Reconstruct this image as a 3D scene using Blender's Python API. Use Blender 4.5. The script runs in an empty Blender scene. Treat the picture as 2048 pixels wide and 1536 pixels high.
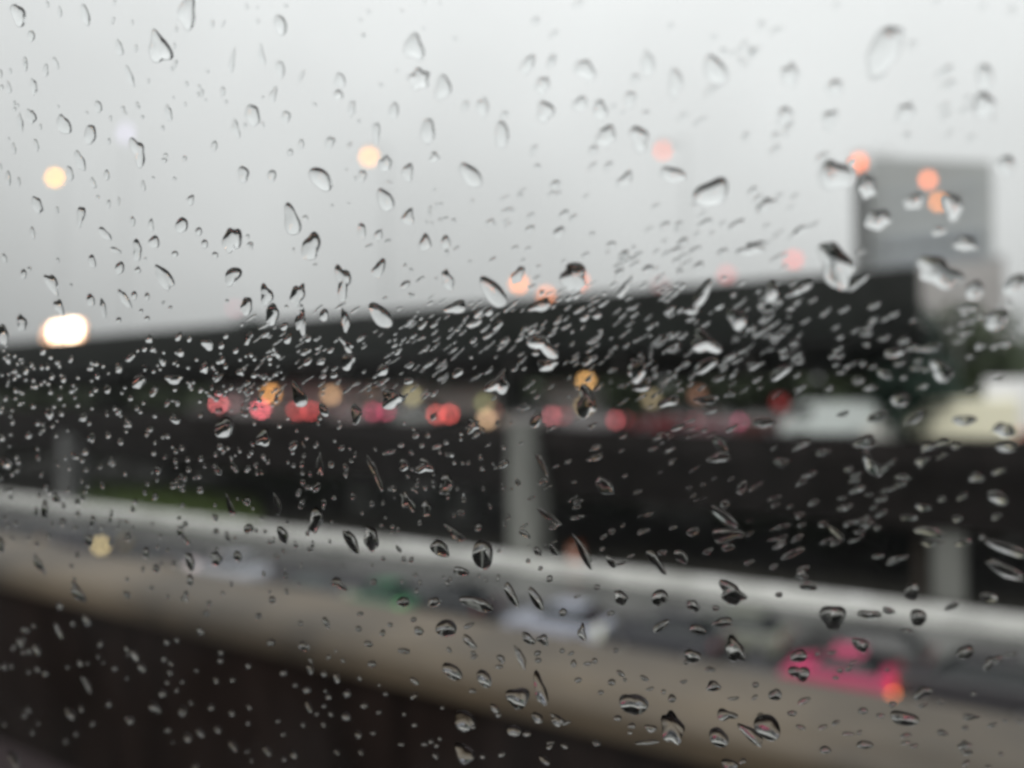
import bpy, bmesh, math, random
from mathutils import Vector, Matrix
random.seed(11)
D = bpy.data; SC = bpy.context.scene
COL = SC.collection
R = math.radians

# ------------------------------------------------------------------ camera
FPX = 1607.0                       # focal length in photo pixels (photo 2048 x 1536)
CAMZ = 9.0                         # eye height above the lower ground, camera sits in a car on a bridge
PITCH = math.atan(42/FPX)
cd = D.cameras.new('camera'); cam = D.objects.new('camera', cd); COL.objects.link(cam); SC.camera = cam
cam.location = (0, 0, CAMZ); cam.rotation_euler = (R(90)+PITCH, 0, 0)
cd.sensor_width = 36; cd.lens = 36*FPX/2048
cd.clip_start = 0.005; cd.clip_end = 6000
FOC = 0.0785
cd.dof.use_dof = True; cd.dof.focus_distance = FOC/1.04
cd.dof.aperture_fstop = (cd.lens/1000)/0.0020
cd.dof.aperture_blades = 0
CM = Matrix.Rotation(PITCH, 3, 'X')
def ray(px, py):                   # direction with unit depth
    return CM @ Vector(((px-1024)/FPX, 1.0, (768-py)/FPX))
CAMP = Vector((0, 0, CAMZ))
def at(px, py, Y):
    r = ray(px, py); return CAMP + r*(Y/r.y)

# ------------------------------------------------------------------ sky and sun
w = D.worlds.new('World'); SC.world = w; w.use_nodes = True
nt = w.node_tree; nt.nodes.clear()
N = lambda t: nt.nodes.new(t)
out = N('ShaderNodeOutputWorld'); bg = N('ShaderNodeBackground')
sky = N('ShaderNodeTexSky'); sky.sky_type = 'NISHITA'; sky.sun_disc = False
sky.sun_elevation = R(50); sky.sun_rotation = R(180+35); sky.air_density = 3; sky.dust_density = 8
hs = N('ShaderNodeHueSaturation'); hs.inputs['Saturation'].default_value = 0.15; hs.inputs['Value'].default_value = 0.02
tc = N('ShaderNodeTexCoord'); sep = N('ShaderNodeSeparateXYZ')
nz = N('ShaderNodeTexNoise'); nz.inputs['Scale'].default_value = 3.0; nz.inputs['Detail'].default_value = 5
mz = N('ShaderNodeMath'); mz.operation = 'MULTIPLY_ADD'; mz.inputs[1].default_value = 1.24; mz.inputs[2].default_value = 0.285
mx = N('ShaderNodeMath'); mx.operation = 'MULTIPLY_ADD'; mx.inputs[1].default_value = 0.15
mn = N('ShaderNodeMath'); mn.operation = 'MULTIPLY_ADD'; mn.inputs[1].default_value = 0.26; 
mc = N('ShaderNodeMath'); mc.operation = 'MAXIMUM'; mc.inputs[1].default_value = 0.2; mn.inputs[1].default_value = 0.30
mk = N('ShaderNodeMath'); mk.operation = 'MINIMUM'; mk.inputs[1].default_value = 1.6
cmb = N('ShaderNodeMixRGB'); cmb.blend_type = 'MULTIPLY'; cmb.inputs[0].default_value = 1; cmb.inputs[2].default_value = (0.975, 0.995, 1.0, 1)
addn = N('ShaderNodeMixRGB'); addn.blend_type = 'ADD'; addn.inputs[0].default_value = 1
L = nt.links.new
L(tc.outputs['Generated'], sep.inputs[0]); L(tc.outputs['Generated'], nz.inputs['Vector'])
L(sep.outputs['Z'], mz.inputs[0]); L(sep.outputs['X'], mx.inputs[0]); L(mz.outputs[0], mx.inputs[2])
L(nz.outputs['Fac'], mn.inputs[0]); L(mx.outputs[0], mn.inputs[2]); L(mn.outputs[0], mc.inputs[0]); L(mc.outputs[0], mk.inputs[0])
L(mk.outputs[0], cmb.inputs[1]); L(sky.outputs[0], hs.inputs['Color'])
L(cmb.outputs[0], addn.inputs[1]); L(hs.outputs[0], addn.inputs[2])
L(addn.outputs[0], bg.inputs[0]); bg.inputs[1].default_value = 0.93; L(bg.outputs[0], out.inputs[0])
sd = D.lights.new('sun', 'SUN'); sd.energy = 0.8; sd.angle = R(40); sd.color = (1, 0.97, 0.93)
so = D.objects.new('sun', sd); COL.objects.link(so); so.rotation_euler = (R(40), 0, R(-35))
SC.view_settings.view_transform = 'Standard'; SC.view_settings.look = 'None'
SC.view_settings.exposure = 0; SC.view_settings.gamma = 1; SC.view_settings.use_curve_mapping = False
cy = SC.cycles
cy.max_bounces = 10; cy.diffuse_bounces = 2; cy.glossy_bounces = 3; cy.transmission_bounces = 8
cy.transparent_max_bounces = 12; cy.volume_bounces = 0
cy.caustics_refractive = False; cy.caustics_reflective = False
cy.sample_clamp_indirect = 4
cy.use_denoising = True
cy.filter_width = 3.2

# ------------------------------------------------------------------ materials
def mat(name, col, rough=0.6, noise=0.0, scale=4.0, metal=0, emit=0, bump=0, col2=None, coat=0, stretch=None):
    m = D.materials.new(name); m.use_nodes = True
    t = m.node_tree; b = t.nodes['Principled BSDF']
    b.inputs['Base Color'].default_value = (*col, 1); b.inputs['Roughness'].default_value = rough
    b.inputs['Metallic'].default_value = metal; b.inputs['Coat Weight'].default_value = coat
    b.inputs['Coat Roughness'].default_value = 0.08
    if emit:
        b.inputs['Base Color'].default_value = (*(c*.06 for c in col), 1); b.inputs['Emission Color'].default_value = (*col, 1); b.inputs['Emission Strength'].default_value = emit
    if noise or col2:
        tcn = t.nodes.new('ShaderNodeTexCoord'); n = t.nodes.new('ShaderNodeTexNoise')
        n.inputs['Scale'].default_value = scale; n.inputs['Detail'].default_value = 6
        if stretch:
            mp = t.nodes.new('ShaderNodeMapping'); mp.inputs['Scale'].default_value = stretch
            t.links.new(tcn.outputs['Object'], mp.inputs[0]); t.links.new(mp.outputs[0], n.inputs['Vector'])
        else:
            t.links.new(tcn.outputs['Object'], n.inputs['Vector'])
        r = t.nodes.new('ShaderNodeValToRGB')
        c2 = col2 or tuple(min(1, c*(1+noise)) for c in col)
        c1 = col if col2 else tuple(c*(1-noise) for c in col)
        r.color_ramp.elements[0].position = 0.35; r.color_ramp.elements[1].position = 0.65
        r.color_ramp.elements[0].color = (*c1, 1); r.color_ramp.elements[1].color = (*c2, 1)
        t.links.new(n.outputs['Fac'], r.inputs[0]); t.links.new(r.outputs[0], b.inputs['Base Color'])
        if bump:
            bp = t.nodes.new('ShaderNodeBump'); bp.inputs['Strength'].default_value = bump
            t.links.new(n.outputs['Fac'], bp.inputs['Height']); t.links.new(bp.outputs[0], b.inputs['Normal'])
    return m
M = {
 'soil': mat('dark_wet_soil', (0.022, 0.02, 0.016), 0.9, 0.4, 0.3),
 'asphalt': mat('wet_asphalt', (0.075, 0.075, 0.08), 0.3, 0.25, 1.5),
 'ownroad': mat('near_wet_asphalt', (0.040, 0.029, 0.031), 0.5, 0.3, 30, bump=0.3),
 'paleroad': mat('wet_concrete_road', (0.17, 0.17, 0.165), 0.22, 0.3, 0.35),
 'palewall': mat('pale_concrete', (0.80, 0.80, 0.77), 0.5, 0.3, 0.35, stretch=(1, 1, 0.3)),
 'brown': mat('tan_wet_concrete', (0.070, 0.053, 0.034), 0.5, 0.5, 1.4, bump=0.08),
 'shade_wall': mat('shade_dark_concrete', (0.015, 0.010, 0.0085), 0.75, 0.35, 8, stretch=(1, 1, 0.2)),  # near-black base colour paints in the shade on the parapet face
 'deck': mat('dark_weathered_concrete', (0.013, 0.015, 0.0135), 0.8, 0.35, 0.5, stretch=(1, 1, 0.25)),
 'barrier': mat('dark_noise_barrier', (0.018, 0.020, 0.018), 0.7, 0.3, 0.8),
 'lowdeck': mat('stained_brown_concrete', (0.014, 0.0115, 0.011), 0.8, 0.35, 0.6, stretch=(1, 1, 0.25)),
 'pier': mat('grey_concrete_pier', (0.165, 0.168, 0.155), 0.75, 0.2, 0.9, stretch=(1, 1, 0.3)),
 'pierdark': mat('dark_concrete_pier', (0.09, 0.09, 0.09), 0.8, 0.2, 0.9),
 'steel': mat('galvanised_steel', (0.42, 0.43, 0.43), 0.5, metal=0.2),
 'white_line': mat('road_paint', (0.7, 0.7, 0.68), 0.5, 0.1, 8),
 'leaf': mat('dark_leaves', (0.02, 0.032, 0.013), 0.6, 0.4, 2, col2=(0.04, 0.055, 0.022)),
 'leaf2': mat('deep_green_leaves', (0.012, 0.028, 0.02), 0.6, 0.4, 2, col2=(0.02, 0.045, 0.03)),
 'bark': mat('bark', (0.04, 0.03, 0.022), 0.9, 0.3, 6),
 'grass': mat('verge_grass', (0.05, 0.085, 0.015), 0.8, col2=(0.10, 0.14, 0.03), scale=1.2),
 'hill': mat('mist_toned_hillside', (0.40, 0.41, 0.40), 0.95, 0.3, 0.02),  # pale grey base colour stands in for mist over the hills
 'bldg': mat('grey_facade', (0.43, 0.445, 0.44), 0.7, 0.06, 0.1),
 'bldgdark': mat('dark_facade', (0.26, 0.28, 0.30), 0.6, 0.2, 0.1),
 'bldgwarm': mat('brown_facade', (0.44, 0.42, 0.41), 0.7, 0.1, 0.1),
 'pane': mat('window_glass', (0.45, 0.48, 0.5), 0.1),
 'black': mat('black_rubber', (0.012, 0.012, 0.012), 0.7),
 'cabin': mat('black_interior_trim', (0.008, 0.008, 0.008), 0.9),
 'carglass': mat('tinted_car_glass', (0.015, 0.018, 0.02), 0.08),
 'rim': mat('alloy_rim', (0.4, 0.4, 0.42), 0.3, metal=0.8),
 'sign_green': mat('green_sign_face', (0.02, 0.10, 0.07), 0.5),
}
for k_, s_ in (('soil', .2), ('shade_wall', .08), ('deck', .12), ('barrier', .12), ('lowdeck', .12), ('black', .2), ('ownroad', .25), ('leaf', .2), ('leaf2', .2)):
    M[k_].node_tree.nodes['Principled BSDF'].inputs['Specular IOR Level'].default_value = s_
def paint(name, col): return mat(name, col, 0.35, coat=0.8)
def glow(name, col, s): return mat(name, col, 0.5, emit=s)

# ------------------------------------------------------------------ helpers
def tag(o, label=None, cat=None, group=None, kind=None):
    if label: o['label'] = label
    if cat: o['category'] = cat
    if group: o['group'] = group
    if kind: o['kind'] = kind
    return o
def empty(name, loc, rz=0):
    o = D.objects.new(name, None); COL.objects.link(o); o.location = loc; o.rotation_euler = (0, 0, rz)
    o.empty_display_size = 0.01
    return o
class MB:
    def __init__(s): s.bm = bmesh.new()
    def box(s, x0, x1, y0, y1, z0, z1, bev=0):
        v = [s.bm.verts.new((x, y, z)) for z in (z0, z1) for y in (y0, y1) for x in (x0, x1)]
        for f in ((0, 2, 3, 1), (4, 5, 7, 6), (0, 1, 5, 4), (2, 6, 7, 3), (0, 4, 6, 2), (1, 3, 7, 5)):
            s.bm.faces.new([v[i] for i in f])
        return s
    def prism(s, pts, axis, a, b):
        def P(p, q):
            if axis == 'y': return (p[0], q, p[1])
            if axis == 'x': return (q, p[0], p[1])
            return (p[0], p[1], q)
        A = [s.bm.verts.new(P(p, a)) for p in pts]; B = [s.bm.verts.new(P(p, b)) for p in pts]
        n = len(pts)
        s.bm.faces.new(A); s.bm.faces.new(B[::-1])
        for i in range(n): s.bm.faces.new((A[i], B[i], B[(i+1) % n], A[(i+1) % n]))
        return s
    def tube(s, p0, p1, r0, r1=None, n=12):
        r1 = r0 if r1 is None else r1
        p0 = Vector(p0); p1 = Vector(p1); d = (p1-p0).normalized()
        q = d.to_track_quat('Z', 'Y').to_matrix()
        A = []; B = []
        for i in range(n):
            a = 2*math.pi*i/n; c = q @ Vector((math.cos(a), math.sin(a), 0))
            A.append(s.bm.verts.new(p0+c*r0)); B.append(s.bm.verts.new(p1+c*r1))
        for i in range(n): s.bm.faces.new((A[i], A[(i+1) % n], B[(i+1) % n], B[i]))
        s.bm.faces.new(A[::-1]); s.bm.faces.new(B)
        return s
    def ball(s, c, rx, ry=None, rz=None, u=14, v=8):
        ry = rx if ry is None else ry; rz = rx if rz is None else rz
        m = Matrix.Translation(c) @ Matrix.Diagonal((rx, ry, rz, 1))
        bmesh.ops.create_uvsphere(s.bm, u_segments=u, v_segments=v, radius=1, matrix=m); return s
    def build(s, name, m, parent=None, bev=0, smooth=False):
        bmesh.ops.recalc_face_normals(s.bm, faces=s.bm.faces)
        me = D.meshes.new(name); s.bm.to_mesh(me); s.bm.free(); me.materials.append(m)
        if smooth:
            for p in me.polygons: p.use_smooth = True
        o = D.objects.new(name, me); COL.objects.link(o)
        if parent: o.parent = parent
        if bev:
            b = o.modifiers.new('bevel', 'BEVEL'); b.width = bev; b.segments = 2; b.limit_method = 'ANGLE'
        return o

# road frame: s runs along the roads (to the right), d away from the camera, both horizontal
RZ = R(-33)
cs, sn = math.cos(RZ), math.sin(RZ)
def rd(s, d, z=0): return Vector((s*cs - d*sn, s*sn + d*cs, z))
def s_of(px, d):                    # the s at which photo column px meets distance d
    u = (px-1024)/FPX
    k = -sn*u + cs                  # d = Y*k
    Y = d/k; X = u*Y
    return cs*X + sn*Y, Y
def zrow(py, Y): return CAMZ + (810-py)/FPX*Y

# ------------------------------------------------------------------ setting
def sheet(name, m, s0, s1, d0, d1, z, nx=1, kind='structure'):
    b = bmesh.new(); vs = []
    for i in range(nx+1):
        s_ = s0+(s1-s0)*i/nx
        vs.append((b.verts.new(rd(s_, d0, z)), b.verts.new(rd(s_, d1, z))))
    for i in range(nx): b.faces.new((vs[i][0], vs[i+1][0], vs[i+1][1], vs[i][1]))
    me = D.meshes.new(name); b.to_mesh(me); b.free(); me.materials.append(m)
    o = D.objects.new(name, me); COL.objects.link(o); tag(o, kind=kind); return o
gr = MB(); gr.box(-2500, 2500, -2500, 2500, -1, 0)
tag(gr.build('ground', M['soil']), kind='structure')
sheet('lower_road', M['asphalt'], -400, 200, 12, 32, 0.004)
sheet('pale_carriageway', M['paleroad'], -400, 200, 32, 39.2, 0.006)
kp = MB().box(-400, 200, 37.2, 39.2, -.05, .13); kp = kp.build('sky_sheen_strip', mat('pale_sky_sheen', (.62, .62, .59), .2, .28, .3)); kp.rotation_euler.z = RZ; tag(kp, kind='structure')  # pale raised strip added to paint in the wet road's sky reflection
ml = MB()
for k in range(-60, 30):
    ml.box(k*6, k*6+2.5, 22.92, 23.08, 0.008, 0.010); ml.box(k*6, k*6+2.5, 28.42, 28.58, 0.008, 0.010)
lo = ml.build('road_markings', M['white_line']); lo.rotation_euler.z = RZ; tag(lo, kind='structure')
sheet('verge', M['soil'], -400, 200, 40.2, 64, 0.03)
# own bridge deck
bd = MB().box(-150, 80, -9, 2.05, 6.6, 7.3); o = bd.build('bridge_road', M['ownroad']); o.rotation_euler.z = RZ; tag(o, kind='structure')
# hills
def hill(name, m, cx, cyy, rx, ry, h, seed):
    rnd = random.Random(seed); b = bmesh.new(); n = 40; g = []
    ph = [rnd.uniform(0, 6) for _ in range(4)]
    for i in range(n+1):
        row = []
        for j in range(17):
            u = i/n*2-1; v = j/16*2-1
            z = h*max(0, 1-u*u)**0.8*max(0, 1-v*v)*(1+0.12*math.sin(9*u+ph[0])+0.08*math.sin(21*u+ph[1]))
            row.append(b.verts.new((cx+rx*u, cyy+ry*v, z-0.3)))
        g.append(row)
    for i in range(n):
        for j in range(16): b.faces.new((g[i][j], g[i+1][j], g[i+1][j+1], g[i][j+1]))
    me = D.meshes.new(name); b.to_mesh(me); b.free(); me.materials.append(m)
    for p in me.polygons: p.use_smooth = True
    o = D.objects.new(name, me); COL.objects.link(o); tag(o, kind='structure')
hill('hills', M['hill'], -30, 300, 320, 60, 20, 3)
hill('hills', mat('mist_paled_hillside', (.20, .21, .21), .95, .25, .03), 190, 215, 100, 40, 34, 5)  # mist is put into this hill's grey base colour

# near parapet of the bridge the car is on
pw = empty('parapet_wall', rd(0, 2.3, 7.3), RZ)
tag(pw, 'low bridge parapet with tan wet coping and face coloured black for shade beside the car', 'parapet')
MB().prism([(-0.16, -0.7), (0.2, -0.7), (0.2, 0.735), (-0.16, 0.735)], 'x', -120, 60).build('face', M['shade_wall'], pw)
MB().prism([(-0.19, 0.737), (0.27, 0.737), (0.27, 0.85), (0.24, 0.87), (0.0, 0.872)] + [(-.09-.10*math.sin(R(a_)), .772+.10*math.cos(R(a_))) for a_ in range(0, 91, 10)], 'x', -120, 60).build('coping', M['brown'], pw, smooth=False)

# pale barrier on the far side of the lower road
bw = empty('concrete_barrier', rd(0, 39.5, 0), RZ); bw.scale.z = .62
tag(bw, 'long pale concrete barrier along the far edge of the lower road', 'barrier')
MB().prism([(-0.35, 0), (-0.32, 0.10), (-0.16, 0.2), (-0.12, 0.42), (0.12, 0.42), (0.16, 0.2), (0.3, 0)], 'x', -300, 120).build('wall', M['palewall'], bw)
MB().box(-300, 120, -0.2, 0.2, 0.424, 0.47).build('coping', M['palewall'], bw)

# ------------------------------------------------------------------ viaducts
def rise(s_): return max(0, min(75, -(s_+3)))*0.0155
def sweep(name, path, prof, m, parent, dz=lambda q: 0):
    b = bmesh.new(); rows = []
    for i, (s_, d_) in enumerate(path):
        a = path[max(0, i-1)]; c = path[min(len(path)-1, i+1)]
        t = Vector((c[0]-a[0], c[1]-a[1])).normalized(); nrm = Vector((-t.y, t.x))
        rows.append([b.verts.new((s_+nrm.x*p[0], d_+nrm.y*p[0], p[1]+dz(s_))) for p in prof])
    n = len(prof)
    for i in range(len(path)-1):
        for j in range(n): b.faces.new((rows[i][j], rows[i][(j+1) % n], rows[i+1][(j+1) % n], rows[i+1][j]))
    b.faces.new(rows[0]); b.faces.new(rows[-1][::-1])
    bmesh.ops.recalc_face_normals(b, faces=b.faces)
    me = D.meshes.new(name); b.to_mesh(me); b.free(); me.materials.append(m)
    o = D.objects.new(name, me); COL.objects.link(o); o.parent = parent; return o
rib_m = mat('rust_stained_concrete', (.02, .018, .016), .8, .4, .4)
up = empty('viaduct', (0, 0, 0), RZ)
tag(up, 'upper dark flyover deck with tall noise barrier, rising towards the right', 'viaduct')
path = [(-330, 46), (-150, 46), (-60, 46), (-12, 46), (-4.2, 46)]
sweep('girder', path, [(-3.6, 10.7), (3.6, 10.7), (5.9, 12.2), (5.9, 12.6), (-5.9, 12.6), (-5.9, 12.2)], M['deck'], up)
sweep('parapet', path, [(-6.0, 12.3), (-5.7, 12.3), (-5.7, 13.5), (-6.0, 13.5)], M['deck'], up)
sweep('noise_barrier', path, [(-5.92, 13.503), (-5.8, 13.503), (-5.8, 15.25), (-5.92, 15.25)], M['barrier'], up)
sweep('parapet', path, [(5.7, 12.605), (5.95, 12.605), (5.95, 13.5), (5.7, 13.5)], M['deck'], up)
rb = MB().box(-.2, .2, 40.3, 42.2, 10.75, 12.19).build('bracket', rib_m, up); rb.location.x = -5
for k in range(1, 26):
    q = rb.copy(); COL.objects.link(q); q.parent = up; q.location.x = -5-k*7.1
ps = MB().box(-.07, .07, 39.99, 40.07, 13.51, 15.3).build('barrier_post', M['black'], up); ps.location.x = -5
for k in range(1, 60):
    q = ps.copy(); COL.objects.link(q); q.parent = up; q.location.x = -5-k*3.0
MB().tube((-150, 39.86, 12.0), (-5, 39.86, 12.0), .12).build('drain_pipe', M['black'], up)
def pillar(parent, s_, d_, w_, z0, z1, m):
    return MB().prism([(s_-w_/2, d_-w_*0.4), (s_-w_/2+.15, d_-w_/2), (s_+w_/2-.15, d_-w_/2), (s_+w_/2, d_-w_*0.4), (s_+w_/2, d_+w_*0.5), (s_-w_/2, d_+w_*0.5)], 'z', z0, z1).build('pillar', m, parent)
pillar(up, -6.2, 49, 1.8, 0, 10.7, M['deck'])
for px in (724, 930): pillar(up, s_of(px, 49.5)[0], 49.5, 1.5, 0, 10.7, M['pier'])
pillar(up, s_of(1024, 43.0)[0], 43.0, 1.3, 7.12, 10.7, M['deck'])
for k in range(1, 8): pillar(up, s_of(1024, 43.0)[0]-42*k-30, 43.0, 1.3, 7.12, 10.7, M['deck'])
lw = empty('viaduct', (0, 0, 0), RZ)
tag(lw, 'lower dark flyover deck carrying slow traffic on grey concrete pillars', 'viaduct')
lp = [(-330, 46), (-150, 46), (-78, 46), (-3, 46), (40, 46), (110, 46)]
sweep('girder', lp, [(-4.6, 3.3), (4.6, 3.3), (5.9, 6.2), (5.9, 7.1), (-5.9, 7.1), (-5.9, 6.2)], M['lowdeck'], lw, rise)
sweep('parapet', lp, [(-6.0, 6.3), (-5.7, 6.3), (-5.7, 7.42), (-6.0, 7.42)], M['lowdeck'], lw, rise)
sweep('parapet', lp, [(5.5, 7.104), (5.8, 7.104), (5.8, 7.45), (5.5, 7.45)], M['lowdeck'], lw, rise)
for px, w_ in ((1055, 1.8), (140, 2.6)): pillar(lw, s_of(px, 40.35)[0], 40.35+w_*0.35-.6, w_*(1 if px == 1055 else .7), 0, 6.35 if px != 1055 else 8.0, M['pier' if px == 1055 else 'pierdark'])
pillar(lw, s_of(1892, 42.0)[0], 42.3, 1.35, 0, 3.3, M['pier'])
for px in (2300, ): pillar(lw, s_of(px, 42)[0], 42.3, 1.5, 0, 3.3, M['pier'])
for k in range(6): pillar(lw, -70-22*k-30, 41.2, 1.8, 0, 6.35, M['pier'])

# ------------------------------------------------------------------ building in the mist
def bpt(px, Y): return (px-1024)/FPX*Y
Yb = 150
bl = empty('tower_block', (bpt(1838, Yb), Yb, 0), R(-27)); bl.scale.x = .98
tag(bl, 'hazy grey tower block rising behind the right end of the upper flyover', 'building')
ox = bpt(1840, Yb)
def bx(px0, px1, y0, y1, z0, z1, name, m, par=bl): return MB().box(bpt(px0, Yb)-ox, bpt(px1, Yb)-ox, y0, y1, z0, z1).build(name, m, par)
zt = lambda py: zrow(py, Yb)
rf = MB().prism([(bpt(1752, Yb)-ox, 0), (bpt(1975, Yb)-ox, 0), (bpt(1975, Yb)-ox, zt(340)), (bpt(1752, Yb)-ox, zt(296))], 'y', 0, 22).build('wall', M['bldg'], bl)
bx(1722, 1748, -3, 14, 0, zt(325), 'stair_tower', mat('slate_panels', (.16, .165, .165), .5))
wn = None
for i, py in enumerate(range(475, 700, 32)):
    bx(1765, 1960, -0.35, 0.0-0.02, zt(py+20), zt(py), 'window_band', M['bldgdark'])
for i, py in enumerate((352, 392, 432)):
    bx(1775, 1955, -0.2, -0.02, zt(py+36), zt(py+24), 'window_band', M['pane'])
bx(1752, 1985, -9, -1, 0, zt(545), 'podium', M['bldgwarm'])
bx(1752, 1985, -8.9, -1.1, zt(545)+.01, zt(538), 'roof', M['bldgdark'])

# ------------------------------------------------------------------ trees
def crown_mesh(name, h, r, n, m, seed, low=0.25, leaf=0.55):
    rnd = random.Random(seed); vs = []; fs = []
    cl = []
    for k in range(13):
        a = rnd.uniform(0, 6.28); q = rnd.uniform(0.1, 0.75)*r
        cl.append((q*math.cos(a), q*math.sin(a), h*rnd.uniform(low+.1, 0.86), r*rnd.uniform(0.3, 0.55)))
    cl.append((0, 0, h*0.88, r*0.4))
    for i in range(n):
        c = rnd.choice(cl); v = Vector((rnd.gauss(0, 1), rnd.gauss(0, 1), rnd.gauss(0, 1))).normalized()*c[3]*rnd.uniform(0.55, 1.05)
        p = Vector((c[0]+v.x, c[1]+v.y, min(h, c[2]+v.z*0.85)))
        q1 = Vector((rnd.gauss(0, 1), rnd.gauss(0, 1), rnd.gauss(0, 1))).normalized(); q2 = q1.orthogonal().normalized()
        s1 = leaf*rnd.uniform(0.4, 1); s2 = s1*0.6; b = len(vs)
        vs += [tuple(p-q1*s1), tuple(p+q2*s2), tuple(p+q1*s1), tuple(p-q2*s2)]; fs.append((b, b+1, b+2, b+3))
    me = D.meshes.new(name); me.from_pydata(vs, [], fs); me.materials.append(m); return me
def trunk_mesh(name, h, r, seed):
    rnd = random.Random(seed); b = MB()
    b.tube((0, 0, -0.2), (0.1, 0, h*0.45), 0.045*h*0.6, 0.03*h*0.6)
    for k in range(5):
        a = rnd.uniform(0, 6.28); b.tube((0.05, 0, h*rnd.uniform(0.25, 0.44)), (r*.6*math.cos(a), r*.6*math.sin(a), h*rnd.uniform(.55, .8)), 0.012*h, 0.004*h, 8)
    o = b.build(name, M['bark']); me = o.data; D.objects.remove(o); return me
kinds = {}
def tree(kind, s_, d_, h, label, group=None, rz=0):
    spec = {'round': (10, 4.2, 2600, 'leaf', 1), 'bush': (7, 4.6, 2600, 'leaf', 2), 'tall': (16, 3.6, 2600, 'leaf2', 3), 'loose': (10, 4.0, 1500, 'leaf', 4)}[kind]
    if kind not in kinds: kinds[kind] = (crown_mesh('crown', spec[0], spec[1], spec[2], M[spec[3]], spec[4], 0.05 if kind == 'bush' else 0.22), trunk_mesh('trunk', spec[0], spec[1], spec[4]))
    t = empty('tree', rd(s_, d_, 0), rz); k = h/spec[0]
    tag(t, label, 'tree', group)
    for nm, me in zip(('crown', 'trunk'), kinds[kind]):
        o = D.objects.new(nm, me); COL.objects.link(o); o.parent = t; o.scale = (k, k, k)
    return t
names = ['nearest the right edge', 'second from the right edge', 'third from the right edge', 'left of the right-hand pillar', 'between the two grey pillars', 'just right of the middle pillar',
         'just left of the middle pillar', 'behind the slim pillars', 'left of the slim pillars', 'above the patch of green grass', 'left of the green grass', 'behind the far left pillar', 'beyond the far left pillar', 'nearest the left edge']
for i, px in enumerate((2040, 1960, 1840, 1730, 1560, 1350, 1180, 960, 780, 620, 470, 300, 180, 60)):
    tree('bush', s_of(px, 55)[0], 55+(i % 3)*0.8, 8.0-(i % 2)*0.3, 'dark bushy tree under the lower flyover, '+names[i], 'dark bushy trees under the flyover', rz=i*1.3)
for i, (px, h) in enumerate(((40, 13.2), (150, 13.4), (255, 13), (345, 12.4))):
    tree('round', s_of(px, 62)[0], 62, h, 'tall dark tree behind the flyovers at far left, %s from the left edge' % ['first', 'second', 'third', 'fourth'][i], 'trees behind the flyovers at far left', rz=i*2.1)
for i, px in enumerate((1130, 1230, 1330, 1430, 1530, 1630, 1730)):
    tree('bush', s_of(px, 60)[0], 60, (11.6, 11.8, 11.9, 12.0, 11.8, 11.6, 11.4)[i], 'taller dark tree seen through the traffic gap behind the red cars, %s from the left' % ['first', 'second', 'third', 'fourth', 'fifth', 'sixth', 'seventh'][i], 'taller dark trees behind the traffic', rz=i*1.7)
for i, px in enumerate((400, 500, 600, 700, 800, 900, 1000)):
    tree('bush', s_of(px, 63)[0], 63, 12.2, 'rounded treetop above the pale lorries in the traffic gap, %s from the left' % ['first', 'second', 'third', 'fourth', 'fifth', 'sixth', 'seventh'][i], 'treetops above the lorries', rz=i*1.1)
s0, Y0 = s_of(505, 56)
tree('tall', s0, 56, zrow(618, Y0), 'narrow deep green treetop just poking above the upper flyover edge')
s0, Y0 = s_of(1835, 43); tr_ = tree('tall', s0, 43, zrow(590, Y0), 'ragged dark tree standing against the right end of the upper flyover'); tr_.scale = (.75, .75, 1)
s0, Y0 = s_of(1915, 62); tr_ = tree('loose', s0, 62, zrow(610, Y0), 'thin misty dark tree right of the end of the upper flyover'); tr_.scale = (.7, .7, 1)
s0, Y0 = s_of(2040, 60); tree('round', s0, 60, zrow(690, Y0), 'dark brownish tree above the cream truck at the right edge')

# grass verge
rnd = random.Random(5); vs = []; fs = []
for i in range(9000):
    px = rnd.uniform(150, 520); d_ = rnd.uniform(40.0, 50); s_, Y = s_of(px, d_)
    p = rd(s_, d_, 0.03); h = rnd.uniform(0.5, 1.3)*(1-((px-335)/200)**2*0.6); a = rnd.uniform(0, 3.14); wv = 0.14
    dx, dy = wv*math.cos(a), wv*math.sin(a); b = len(vs)
    vs += [(p.x-dx, p.y-dy, p.z), (p.x+dx, p.y+dy, p.z), (p.x+rnd.uniform(-.15, .15), p.y+rnd.uniform(-.15, .15), p.z+h)]; fs.append((b, b+1, b+2))
me = D.meshes.new('grass'); me.from_pydata(vs, [], fs); me.materials.append(M['grass'])
o = D.objects.new('grass', me); COL.objects.link(o); tag(o, 'strip of green grass on the verge behind the pale barrier', 'grass', kind='stuff')

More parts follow.
